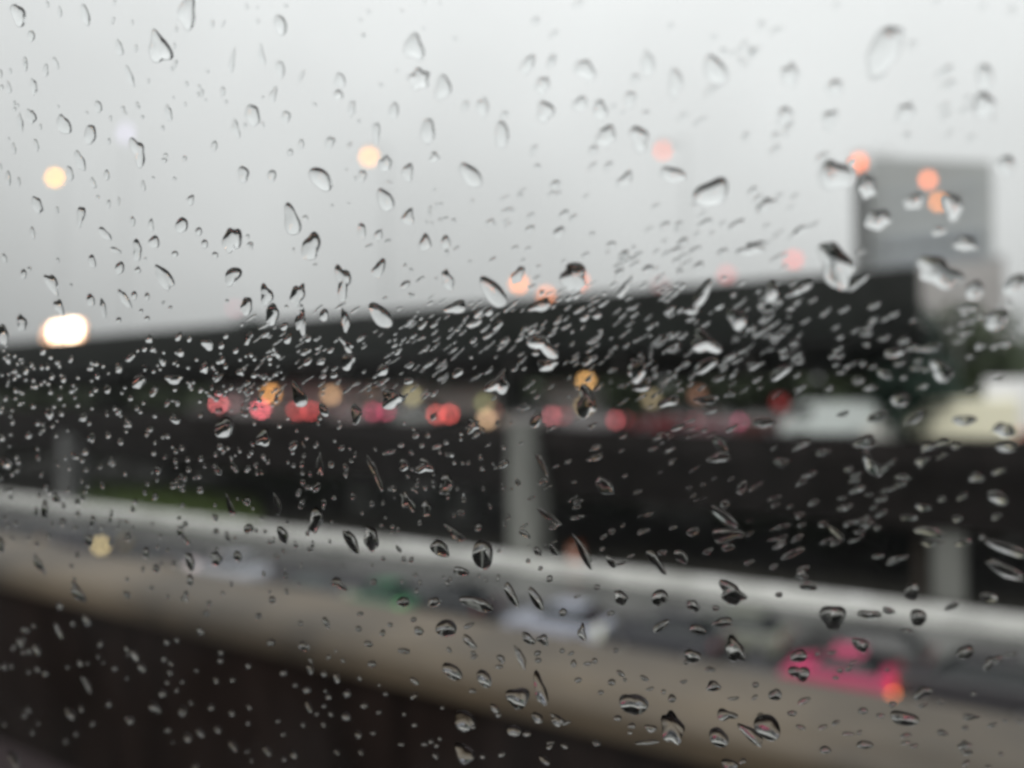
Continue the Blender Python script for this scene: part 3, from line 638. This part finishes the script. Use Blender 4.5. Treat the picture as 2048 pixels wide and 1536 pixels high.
DROPS = """
36,30,50,26,105;62,72,24,14,95;94,9,14,8,95;119,24,24,8,92;170,30,42,18,108;225,42,20,6,70;228,4,12,6,85;374,26,62,36,80;318,95,66,42,105;238,96,34,14,100;271,97,16,7,80;348,92,14,6,90;352,58,14,6,85;350,128,18,8,75;424,47,16,8,85;446,48,18,5,60;464,122,50,10,80;259,152,44,12,112;50,128,32,9,97;91,140,28,10,90;111,126,26,9,115;20,142,12,6,90;0,147,18,8,90;17,175,26,9,100;67,173,32,13,100;40,245,38,11,97;62,233,34,16,95;127,249,44,24,100;180,269,40,24,85;196,213,28,13,97;296,162,12,6,80;336,226,34,14,95;403,186,16,8,70;445,183,20,10,85;471,258,34,16,105;505,231,46,28,100;275,303,50,30,110;159,321,42,18,110;139,347,30,14,100;72,290,24,10,105;27,297,24,8,97;16,357,32,10,97;37,363,18,7,95;186,366,22,10,110;213,350,22,11,90;286,372,22,9,95;328,321,12,10,0;428,292,22,12,80;486,348,34,22,95
560,50,44,24,115;523,110,38,12,100;560,138,38,16,90;602,153,26,8,60;546,190,30,14,80;571,234,32,14,75;679,160,40,16,90;676,190,20,20,30;703,218,34,14,85;659,285,26,18,80;828,95,54,38,90;838,158,44,40,45;885,176,54,30,85;787,222,36,20,80;752,264,42,16,90;855,262,46,32,80;930,212,24,14,70;965,214,38,24,80;1003,268,54,28,90;543,352,28,16,80;641,358,56,36,125;580,305,14,12,80;602,288,20,12,90;770,328,34,24,70;815,345,34,24,85;868,315,22,18,70;724,352,26,16,80;940,350,62,32,130;697,292,10,8,60;770,400,50,30,115
1085,170,38,26,70;1090,222,42,34,80;1055,130,42,24,70;1170,140,46,36,120;1160,208,34,26,70;1200,220,42,28,100;1212,273,44,38,70;1260,198,34,24,70;1270,158,22,16,45;1295,128,50,28,95;1245,226,14,6,30;1278,277,52,36,125;1350,165,56,30,90;1430,140,68,40,100;1365,233,26,10,35;1400,243,30,10,35;1217,332,22,14,50;1250,360,42,22,40;1110,370,24,16,45;1345,350,56,30,160;1352,292,16,6,45;1425,385,70,56,60;1505,382,24,12,30
1552,62,26,12,30;1770,100,110,60,50;1580,150,46,34,90;1670,175,36,30,60;1757,155,34,8,20;1660,238,44,26,50;1812,225,44,32,60;1970,155,46,40,100;1968,210,52,44,80;2012,332,46,36,60;1570,232,40,30,60;1670,350,70,60,100;1735,375,44,34,90
74,410,36,20,110;114,421,16,6,90;161,432,42,16,85;209,468,34,16,130;65,466,24,9,105;217,408,16,8,90;237,403,18,6,85;381,400,22,14,75;302,450,26,10,90;265,443,20,10,85;363,450,34,24,80;308,484,26,22,85;274,499,38,20,95;231,501,26,10,160;397,463,18,14,80;409,488,18,14,80;464,480,56,34,85;9,516,20,8,110;184,523,28,14,100;239,536,30,16,90;275,540,14,12,80;349,508,14,12,30;430,510,14,12,70;500,489,14,10,20;328,555,60,26,125;465,552,38,30,85;104,568,46,22,115;47,548,20,12,100;181,600,26,16,100;206,617,38,12,105;249,598,48,14,115;268,591,18,12,90;294,593,16,10,90;118,615,34,18,115;58,538,10,8,60;43,645,36,18,105;6,670,44,22,100;237,640,12,10,60;282,622,10,8,50;294,637,12,10,50;326,606,10,5,60;340,616,10,8,60;493,612,34,26,90
298,678,18,14,90;86,702,18,13,90;16,720,18,11,95;63,728,14,9,80;52,740,20,12,85;142,717,18,10,75;115,725,12,12,0;104,752,16,12,90;127,757,18,12,90;29,755,14,9,90;182,735,14,10,90;193,727,12,10,90;195,752,14,11,90;238,738,20,13,85;262,714,26,15,45;326,724,16,14,80;357,673,20,12,70;361,705,20,15,80;306,698,14,12,60;379,677,16,10,70;414,688,26,22,135;443,690,18,13,70;452,672,14,10,55;472,701,14,12,70;444,719,18,14,60;409,735,24,18,80;425,733,10,8,80;480,743,16,15,80;437,755,26,10,40;498,675,34,12,65;508,750,14,12,60;278,762,36,24,60;348,758,40,18,0;484,649,10,6,70
583,440,58,34,105;622,493,54,38,80;610,436,12,10,0;532,590,44,24,95;595,590,50,26,70;685,562,62,30,95;723,463,32,18,90;757,470,24,16,60;737,493,18,8,35;775,483,14,8,40;816,435,34,24,75;850,485,34,24,90;891,485,26,20,75;912,498,16,7,45;758,537,34,26,80;895,560,44,22,105;810,570,24,14,40;840,560,22,8,35;760,630,66,32,125;985,583,76,36,130;912,615,44,24,20;544,630,44,28,80;602,645,46,22,80;648,630,26,18,80;690,640,46,16,100;890,438,14,8,30;980,445,20,12,40;985,520,18,8,40;630,530,10,6,45;533,668,16,12,50;569,653,18,14,50;576,677,22,16,60;617,677,16,12,50;662,700,18,10,50;616,722,24,14,45;643,722,22,14,40;697,722,38,28,60;552,705,28,12,115;693,690,36,16,130;612,703,26,12,20;668,750,18,12,30;647,752,14,10,30;722,676,20,10,30;797,702,22,10,45;820,643,18,8,35;846,650,24,12,45;868,650,18,8,35;903,668,28,5,45;948,647,34,14,25;957,626,24,14,45;978,625,20,14,40;996,650,26,14,40;852,696,20,8,45;920,703,26,4,45;966,699,26,4,45;947,680,18,10,40;975,672,22,10,35;1010,680,24,10,40;820,730,22,9,45;855,730,24,7,40;765,740,28,22,60;915,745,24,18,30;767,763,26,9,35;817,762,20,14,20;790,690,14,8,40
1147,555,62,52,125;1036,550,38,22,60;1080,612,50,20,20;1128,428,24,12,35;1060,458,22,12,35;1118,465,28,18,50;1223,490,20,14,35;1246,509,22,12,40;1238,545,26,12,35;1295,538,24,14,35;1330,451,26,12,30;1357,450,24,10,35;1410,447,34,14,25;1365,485,26,14,40;1352,502,30,14,25;1390,500,30,10,30;1445,504,24,12,30;1472,450,44,12,30;1505,498,52,26,10;1397,532,24,14,30;1250,575,48,14,60;1405,588,64,24,60;1094,729,42,26,10;1176,721,30,13,35;1411,731,58,24,30;1474,637,48,36,130;1384,621,34,14,20;1339,620,26,12,35;1360,621,18,7,40;1169,635,22,14,20;1194,631,20,13,25;1159,619,28,10,35;1184,606,24,5,40;1184,619,18,5,35;1209,606,24,7,35;1246,631,20,6,40;1269,630,20,6,35;1300,654,18,9,35;1251,666,30,5,40;1274,680,22,5,30;1191,681,28,6,35;1349,671,34,6,35;1366,671,26,8,35;1381,638,24,8,30;1439,614,26,8,30;1501,656,24,8,35;1526,606,26,9,35;1046,660,24,8,55;1064,663,18,10,35;1080,661,26,5,40;1039,679,20,6,35;1061,678,20,4,40;1044,721,30,6,45;1151,710,18,4,35;1071,706,16,12,20;1334,759,22,8,30;1439,756,28,10,15;1514,759,26,8,30;1449,734,22,6,30;1476,721,24,6,30;1456,716,30,12,30;1509,734,28,8,25;1085,690,56,40,150;1409,684,60,44,140;1274,739,50,40,60;1226,741,18,4,30;1331,581,24,6,35;1356,580,20,5,35
1672,530,100,62,115;1876,545,86,62,170;1756,440,52,42,15;1828,403,44,28,30;1905,412,50,44,60;1878,462,32,16,15;1932,488,46,30,160;1950,580,42,34,60;2030,570,50,38,30;1600,462,52,12,30;1556,515,44,8,25;1716,566,52,12,35;1722,503,24,8,15;1605,575,40,20,30;1594,584,26,12,30;1530,412,40,24,30;1543,584,38,30,90;1553,604,24,8,30;1582,616,24,8,30;1626,600,22,6,30;1651,624,30,8,40;1611,642,24,6,30;1688,619,24,8,30;1748,611,30,10,30;1773,636,26,8,30;1736,654,28,8,30;1733,667,30,10,20;1768,676,26,10,25;1808,681,26,14,20;1676,698,28,8,30;1561,744,52,22,30;1788,706,42,18,10;1883,741,58,36,135;1993,640,56,34,15;1771,749,36,16,160;1833,736,24,10,20;1858,696,56,16,10;1672,654,20,6,30;1711,661,22,6,30;1563,671,20,6,30;1593,711,30,8,30;1596,721,26,7,30
215,778,20,14,90;120,795,14,10,90;101,783,14,10,90;31,780,14,9,90;71,772,14,11,90;11,796,14,10,90;99,825,24,18,90;123,826,16,10,90;167,834,20,14,90;183,786,14,10,80;236,823,16,12,70;275,816,14,8,50;335,805,20,10,60;307,783,24,14,60;258,848,16,12,90;350,840,24,14,150;300,858,18,12,30;82,863,16,8,60;57,870,16,14,90;112,870,12,8,90;4,874,18,14,90;25,843,14,10,90;184,874,22,12,90;241,883,16,13,90;170,903,16,14,90;150,910,22,12,130;12,925,28,18,140;225,925,16,12,100;172,938,12,10,90;346,970,16,14,90;400,979,16,14,100;370,957,12,10,90;315,940,18,12,110;435,940,24,12,115;250,947,10,8,90;440,893,16,14,30;448,855,46,36,60;310,993,14,12,90;375,918,12,10,90;377,938,14,10,80;497,935,12,10,90;472,940,10,8,90;352,902,12,9,60;462,774,16,11,60;460,1013,44,12,110;495,1003,18,12,90;497,1058,22,18,90;360,1063,26,12,100;432,1063,14,12,90;455,1073,24,9,105;185,1043,26,12,85;155,1027,14,10,90;89,1020,38,14,90;72,1023,22,8,95;220,1038,20,6,90;112,998,24,14,110;125,1045,18,14,90;178,1080,26,16,120;372,1080,26,10,130;292,1105,24,14,90;432,1118,30,22,100;380,1123,34,18,100;475,1113,24,16,120;312,1138,18,14,100;97,1073,12,9,90;77,1128,46,12,115;255,1075,18,14,90;347,1128,12,10,90;2,1090,30,14,100
597,790,54,26,110;647,820,30,16,120;712,828,40,22,90;784,798,46,40,20;998,765,52,38,60;867,833,18,12,60;945,852,34,20,30;952,870,22,9,35;527,876,38,26,80;587,890,24,16,70;679,853,14,8,45;684,895,16,10,60;832,870,18,12,40;874,893,22,10,20;844,890,14,10,40;779,904,28,10,20;849,933,36,28,10;807,930,26,20,100;802,890,16,10,30;640,930,44,14,90;604,928,18,10,80;662,928,16,12,100;634,973,22,14,60;749,943,74,14,112;814,1003,44,22,120;892,968,46,24,80;852,1018,34,18,90;554,1008,46,12,105;632,1038,48,28,75;565,1070,36,20,110;702,1083,58,20,118;742,1078,54,28,100;880,1098,46,28,150;965,1108,58,44,120;910,1068,44,18,145;957,1055,18,14,60;620,1099,14,10,0;797,1098,18,8,130;822,1120,14,10,60;922,1143,32,18,160;1007,928,22,16,30;977,890,14,4,35;530,1063,8,8,0
1172,805,68,36,110;1286,770,40,24,30;1339,803,38,22,20;1414,800,56,16,5;1072,838,34,22,70;1184,852,22,8,25;1356,855,30,10,25;1424,822,28,9,20;1528,845,44,20,5;1136,923,16,8,25;1191,915,34,12,20;1191,895,28,10,20;1209,972,42,28,140;1389,938,24,4,30;1439,915,48,20,5;1440,888,40,22,140;1084,928,42,14,115;1087,963,22,14,20;1156,1003,22,8,20;1154,1014,20,8,15;1154,1035,30,9,10;1099,1035,56,14,145;1109,1053,24,10,15;1049,1068,28,12,150;1166,1103,82,16,120;1107,1100,32,12,125;1075,1103,22,14,130;1222,1123,30,14,125;1261,1112,18,6,20;1312,1123,54,20,130;1325,1105,20,10,10;1362,1113,34,22,110;1447,1033,66,22,140;1452,1070,62,28,10;1484,975,32,16,60;1512,973,40,6,30;1386,1063,26,16,20;1299,1029,18,6,25;1346,1055,18,8,20;1456,1095,28,14,20;1450,1008,22,16,30;1056,1122,10,10,0;1081,1137,10,10,0;1224,1063,16,12,30;1286,1063,26,10,20;1499,1125,24,8,20;1416,1103,22,10,20;1044,813,26,7,30
1756,833,48,16,15;1829,836,52,18,30;1686,828,26,10,20;1929,841,46,22,0;2009,861,42,32,0;2013,895,44,18,0;1731,885,44,26,10;1801,800,36,30,0;1742,928,54,28,120;1772,935,52,14,40;1846,923,36,16,35;1806,954,30,14,0;1953,955,32,20,0;1998,943,34,10,15;1563,925,32,20,0;1623,948,28,10,15;1996,995,40,30,0;1763,998,30,12,15;1776,980,36,10,15;1763,1027,28,12,25;1818,1035,36,14,0;1858,1063,60,22,170;1863,1087,40,12,5;1926,1085,36,14,10;1713,1078,40,8,25;1672,1085,26,10,20;1563,1077,36,8,15;1586,1107,54,14,25;1793,1119,46,14,15;1548,1133,20,10,20;2010,1095,88,24,160;2010,1140,92,24,155;1606,888,30,14,20;1646,905,34,14,20;1723,977,22,10,15;1628,1005,26,12,20;1551,1010,20,8,20;1696,1047,26,10,15;1673,1065,40,12,140;1646,1048,24,12,30;1846,1015,32,16,170
155,1185,48,18,125;119,1211,18,13,90;145,1246,14,10,90;172,1241,26,14,120;118,1262,34,12,115;40,1284,22,11,115;73,1297,28,14,115;160,1324,20,11,110;173,1367,34,12,125;268,1309,26,15,120;283,1335,22,14,120;200,1287,14,11,110;229,1336,14,11,110;325,1386,18,16,90;140,1427,30,14,125;308,1414,28,16,130;365,1420,22,14,120;260,1440,18,14,110;422,1414,14,12,100;435,1458,18,12,120;375,1474,20,16,120;400,1465,24,12,135;465,1490,30,12,120;335,1460,14,12,0;217,1407,14,11,90;27,1518,36,20,120;50,1260,22,10,150;8,1332,16,14,110;90,1345,16,12,110;400,1262,22,11,120;365,1363,10,9,0;465,1360,12,10,0;380,1160,24,14,95;255,1190,14,11,90;372,1195,20,8,100;418,1207,12,11,0;412,1227,14,12,0;495,1502,14,8,20;390,1532,18,14,120
892,1257,42,36,0;955,1208,68,28,160;868,1205,28,22,10;807,1204,26,20,0;677,1168,32,20,150;938,1283,36,16,135;904,1343,42,30,135;968,1357,40,26,130;928,1440,46,38,120;928,1507,46,32,130;765,1266,14,12,60;737,1288,20,12,160;807,1302,26,12,170;837,1262,22,16,120;652,1245,24,12,110;544,1200,16,14,90;720,1228,14,9,0;717,1258,13,12,0;780,1250,11,10,0;898,1300,13,9,130;827,1240,14,10,0;517,1232,14,12,0;600,1247,12,10,0;607,1293,22,18,0;542,1285,18,14,0;620,1337,24,12,110;567,1346,15,13,0;648,1348,14,12,110;673,1355,24,12,115;613,1380,16,15,0;694,1387,18,14,110;657,1393,13,12,110;617,1412,26,12,115;692,1433,20,16,130;728,1411,15,12,0;771,1388,10,8,0;828,1392,18,10,40;758,1424,12,9,30;716,1468,18,12,120;746,1466,11,9,0;534,1501,26,13,130;587,1508,20,13,120;829,1362,24,10,140;829,1449,12,10,0;989,1417,22,15,130;849,1488,14,9,0;802,1488,13,9,0;648,1412,10,8,0;567,1468,12,9,0;1002,1318,20,14,130;937,1252,22,10,30;747,1164,14,12,60;744,1328,18,14,0
1464,1187,58,40,155;1072,1198,52,20,115;1241,1195,34,24,120;1319,1195,40,26,110;1022,1188,54,18,115;1164,1265,34,16,90;1322,1252,36,18,40;1446,1245,38,20,10;1396,1260,32,22,170;1384,1312,32,28,0;1470,1300,54,36,120;1056,1277,34,18,135;1041,1315,50,14,110;1080,1377,62,26,105;1035,1395,46,44,140;1266,1408,54,46,140;1344,1455,68,44,110;1437,1475,46,34,130;1452,1430,40,22,160;1503,1470,62,24,140;1535,1455,58,48,130;1074,1435,28,18,130;1114,1440,36,18,140;1086,1280,24,20,150;1427,1373,28,22,0;1424,1340,16,8,0;1223,1365,16,14,0;1289,1357,20,10,150;1241,1347,20,10,140;1189,1322,12,12,0;1124,1302,11,10,0;1147,1327,16,12,90;1126,1225,18,16,90;1194,1175,13,12,0;1099,1158,16,12,60;1101,1485,17,9,10;1129,1492,18,10,160;1089,1520,28,14,140;1191,1485,14,12,0;1301,1457,24,16,170;1294,1485,50,10,5;1260,1465,12,8,0;1235,1437,16,14,0;1028,1462,30,22,0;1459,1530,36,22,160;1344,1397,18,16,90;1431,1217,16,12,0;1511,1370,14,12,0;1221,1227,18,10,20;1154,1193,16,6,20;1386,1212,30,20,150
1666,1235,52,50,140;1836,1235,36,34,120;1598,1312,34,26,0;1600,1347,36,34,0;1722,1290,36,26,150;1551,1390,26,24,0;1608,1402,30,12,20;1931,1305,38,26,20;1983,1325,40,20,30;1777,1222,28,14,150;1738,1230,44,20,0;1813,1263,22,10,0;1584,1427,20,12,0;1726,1422,20,14,0;1672,1445,18,8,20;1602,1455,20,10,160;1696,1468,24,9,0;1885,1466,22,13,170;1930,1492,28,14,10;1730,1490,32,18,0;1651,1500,24,16,0;1812,1471,24,9,10;1812,1486,20,8,10;1941,1434,32,14,0;1808,1437,50,34,160;1761,1432,18,10,0;1558,1190,16,12,0;1618,1172,36,18,170;1824,1182,36,28,90;1978,1195,36,20,160;1903,1212,30,14,30;1846,1385,36,22,20
"""
drops = []
for q in DROPS.replace('\n', ';').split(';'):
    if q.strip(): drops.append(tuple(float(v) for v in q.split(',')))
drops.sort(key=lambda q: -q[2]*q[3])
LM = [((103, 352), 'the leftmost amber sky lamp'), ((736, 310), 'the second amber sky lamp'), ((1328, 298), 'the faint pinkish lamp in the sky'),
 ((1723, 322), 'the strong orange street lamp'), ((1880, 385), 'the two lamps on the tower block'), ((125, 665), 'the white floodlights'),
 ((245, 262), 'the faint lilac glow'), ((1040, 570), 'the yellow rim lamp'), ((1455, 548), 'the middle pink rim lamp'), ((1590, 518), 'the farthest right pink rim lamp'),
 ((505, 630), 'the deep green treetop'), ((435, 807), 'the leftmost red tail light'), ((542, 788), 'the brightest traffic amber lamp'), ((825, 792), 'the dull cream traffic lamp'),
 ((974, 838), 'the peach lamp'), ((1055, 1000), 'the grey middle pillar'), ((1320, 840), 'the wine red car'), ((1660, 845), 'the pale grey van'),
 ((1925, 840), 'the cream box truck'), ((1892, 1140), 'the right-hand pillar'), ((140, 960), 'the far left pillar'), ((350, 1015), 'the green grass verge'), ((205, 1090), 'the lower left yellowish lamp'),
 ((440, 1130), 'the white car'), ((650, 1200), 'the peach rear lamp'), ((770, 1205), 'the green car'), ((1110, 1240), 'the bluish white car'), ((1690, 1350), 'the crimson pink car'),
 ((1500, 1240), 'the grey green car'), ((1985, 1350), 'the rightmost black car'), ((0, 0), 'the top left corner'), ((2048, 0), 'the top right corner'), ((1024, 0), 'the top edge middle'),
 ((0, 1536), 'the bottom left corner'), ((2048, 1536), 'the bottom right corner'), ((1024, 1536), 'the bottom edge middle'), ((512, 1536), 'the bottom edge a quarter across'),
 ((1536, 1536), 'the bottom edge three quarters across'), ((900, 470), 'the open grey sky at centre'), ((300, 520), 'the sky above the floodlights'), ((1500, 0), 'the top edge three quarters across'),
 ((1024, 1370), 'the tan coping lower edge'), ((1500, 1000), 'the dark between the pillars'), ((720, 1000), 'the slim pillars'), ((500, 0), 'the top edge a quarter across'), ((1800, 650), 'the ragged dark tree')]
def words_for(q):
    x_, y_, l_, w_, a_ = q
    size = 'huge' if l_ > 62 else 'large' if l_ > 46 else 'medium' if l_ > 33 else 'small'
    el = l_/max(1, w_)
    if el < 1.3: sh = 'round'
    elif a_ > 75 and a_ < 105: sh = 'upright' if el < 2.2 else 'thin upright'
    elif a_ <= 25 or a_ >= 155: sh = 'flattish' if el < 2.2 else 'thin flat'
    elif a_ > 90: sh = 'left slanted' if el < 2.2 else 'thin left slanted'
    else: sh = 'right slanted' if el < 2.2 else 'thin right slanted'
    k = min(range(len(LM)), key=lambda i: (LM[i][0][0]-x_)**2+(LM[i][0][1]-y_)**2)
    dx, dy = x_-LM[k][0][0], y_-LM[k][0][1]; dist = math.hypot(dx, dy)
    if dist < 26: dr = 'over'
    elif abs(dx) > 2.2*abs(dy): dr = 'right of' if dx > 0 else 'left of'
    elif abs(dy) > 2.2*abs(dx): dr = 'below' if dy > 0 else 'above'
    else: dr = ('below ' if dy > 0 else 'above ') + ('right of' if dx > 0 else 'left of')
    return (size, sh, dr, k), dist
NB = 300
cls = {}
for i, q in enumerate(drops[:NB]):
    key, dist = words_for(q); cls.setdefault(key, []).append((dist, i))
OR = ['nearest', 'second nearest', 'third nearest', 'fourth nearest', 'fifth nearest', 'sixth nearest', 'seventh nearest']
labels = {}
for key, L_ in cls.items():
    L_.sort()
    for n_, (dist, i) in enumerate(L_):
        t_ = '%s %s raindrop %s %s' % (key[0], key[1], key[2], LM[key[3]][1])
        if len(L_) > 1: t_ += ', ' + OR[min(n_, 6)]
        labels[i] = t_
rnd = random.Random(77)
for i, q in enumerate(drops[:NB]):
    c, vs, fs, base = dropgeo(*q, rnd)
    ok = orient(vs, fs)
    if not ok: fs = [f[::-1] for f in fs]; base = base[::-1]
    me = D.meshes.new('raindrop'); me.from_pydata([tuple(v-c) for v in vs], [], fs+[base]); me.materials.append(water)
    for p in me.polygons: p.use_smooth = len(p.vertices) < 5
    o = D.objects.new('raindrop', me); COL.objects.link(o); o.location = c
    tag(o, labels[i], 'raindrop', 'raindrops on the car window')
# all the finer drops, far too many to count, as one spatter
small = list(drops[NB:])
def scatter(n, x0, x1, y0, y1, lr, wr, ar, cond=None):
    k = 0
    hot = [(rnd.uniform(x0, x1), rnd.uniform(y0, y1)) for _ in range(max(4, n//14))]
    while k < n:
        x_, y_ = rnd.uniform(x0, x1), rnd.uniform(y0, y1)
        if rnd.random() < .3:
            c_ = rnd.choice(hot); x_ = c_[0]+rnd.gauss(0, 26); y_ = c_[1]+rnd.gauss(0, 18)
            if not (x0 <= x_ <= x1 and y0 <= y_ <= y1): continue
        if cond and not cond(x_, y_): continue
        if any((x_-q[0])**2+(y_-q[1])**2 < (.42*(q[2]+8))**2 for q in drops[:NB] if abs(x_-q[0]) < 60): k += .2; continue
        l_ = rnd.uniform(*lr)*rnd.uniform(.7, 1.15); w_ = min(l_, rnd.uniform(*wr)); small.append((x_, y_, l_, w_, rnd.uniform(*ar))); k += 1
scatter(420, 480, 1600, 560, 800, (8, 28), (3, 7), (30, 46), lambda x_, y_: y_ > 690-.088*x_-25)
scatter(60, 1040, 1560, 800, 1150, (9, 26), (3, 8), (14, 38))
scatter(60, 1540, 2048, 560, 780, (16, 30), (6, 12), (15, 32))
scatter(45, 1540, 2048, 880, 1180, (16, 34), (7, 14), (5, 30))
scatter(150, 0, 560, 690, 830, (7, 15), (6, 11), (60, 110))
scatter(230, 0, 1040, 830, 1060, (7, 15), (6, 11), (50, 120))
scatter(60, 0, 1040, 1060, 1200, (7, 15), (6, 10), (80, 120))
scatter(70, 0, 900, 1240, 1536, (8, 16), (7, 11), (100, 135), lambda x_, y_: y_ > 1170+.19*x_)
scatter(60, 900, 2048, 1300, 1536, (10, 22), (7, 12), (-5, 40))
scatter(90, 0, 1000, 0, 640, (7, 13), (5, 9), (70, 100))
scatter(80, 1000, 1640, 380, 600, (12, 24), (5, 9), (28, 40))
scatter(50, 1000, 2048, 0, 380, (16, 30), (8, 16), (30, 60))
V = []; F = []; S = []
for q in small:
    c, vs, fs, base = dropgeo(*q, rnd, NS=12, NR=4)
    if not orient(vs, fs): fs = [f[::-1] for f in fs]; base = base[::-1]
    n0 = len(V); V += [tuple(v-C0) for v in vs]
    for f in fs: F.append(tuple(n0+k for k in f)); S.append(True)
    F.append(tuple(n0+k for k in base)); S.append(False)
me = D.meshes.new('fine_raindrops'); me.from_pydata(V, [], F); me.materials.append(water)
me.polygons.foreach_set('use_smooth', S)
o = D.objects.new('fine_raindrops', me); COL.objects.link(o); o.location = C0
tag(o, 'fine spatter of tiny raindrops between the larger drops', 'raindrops', kind='stuff')
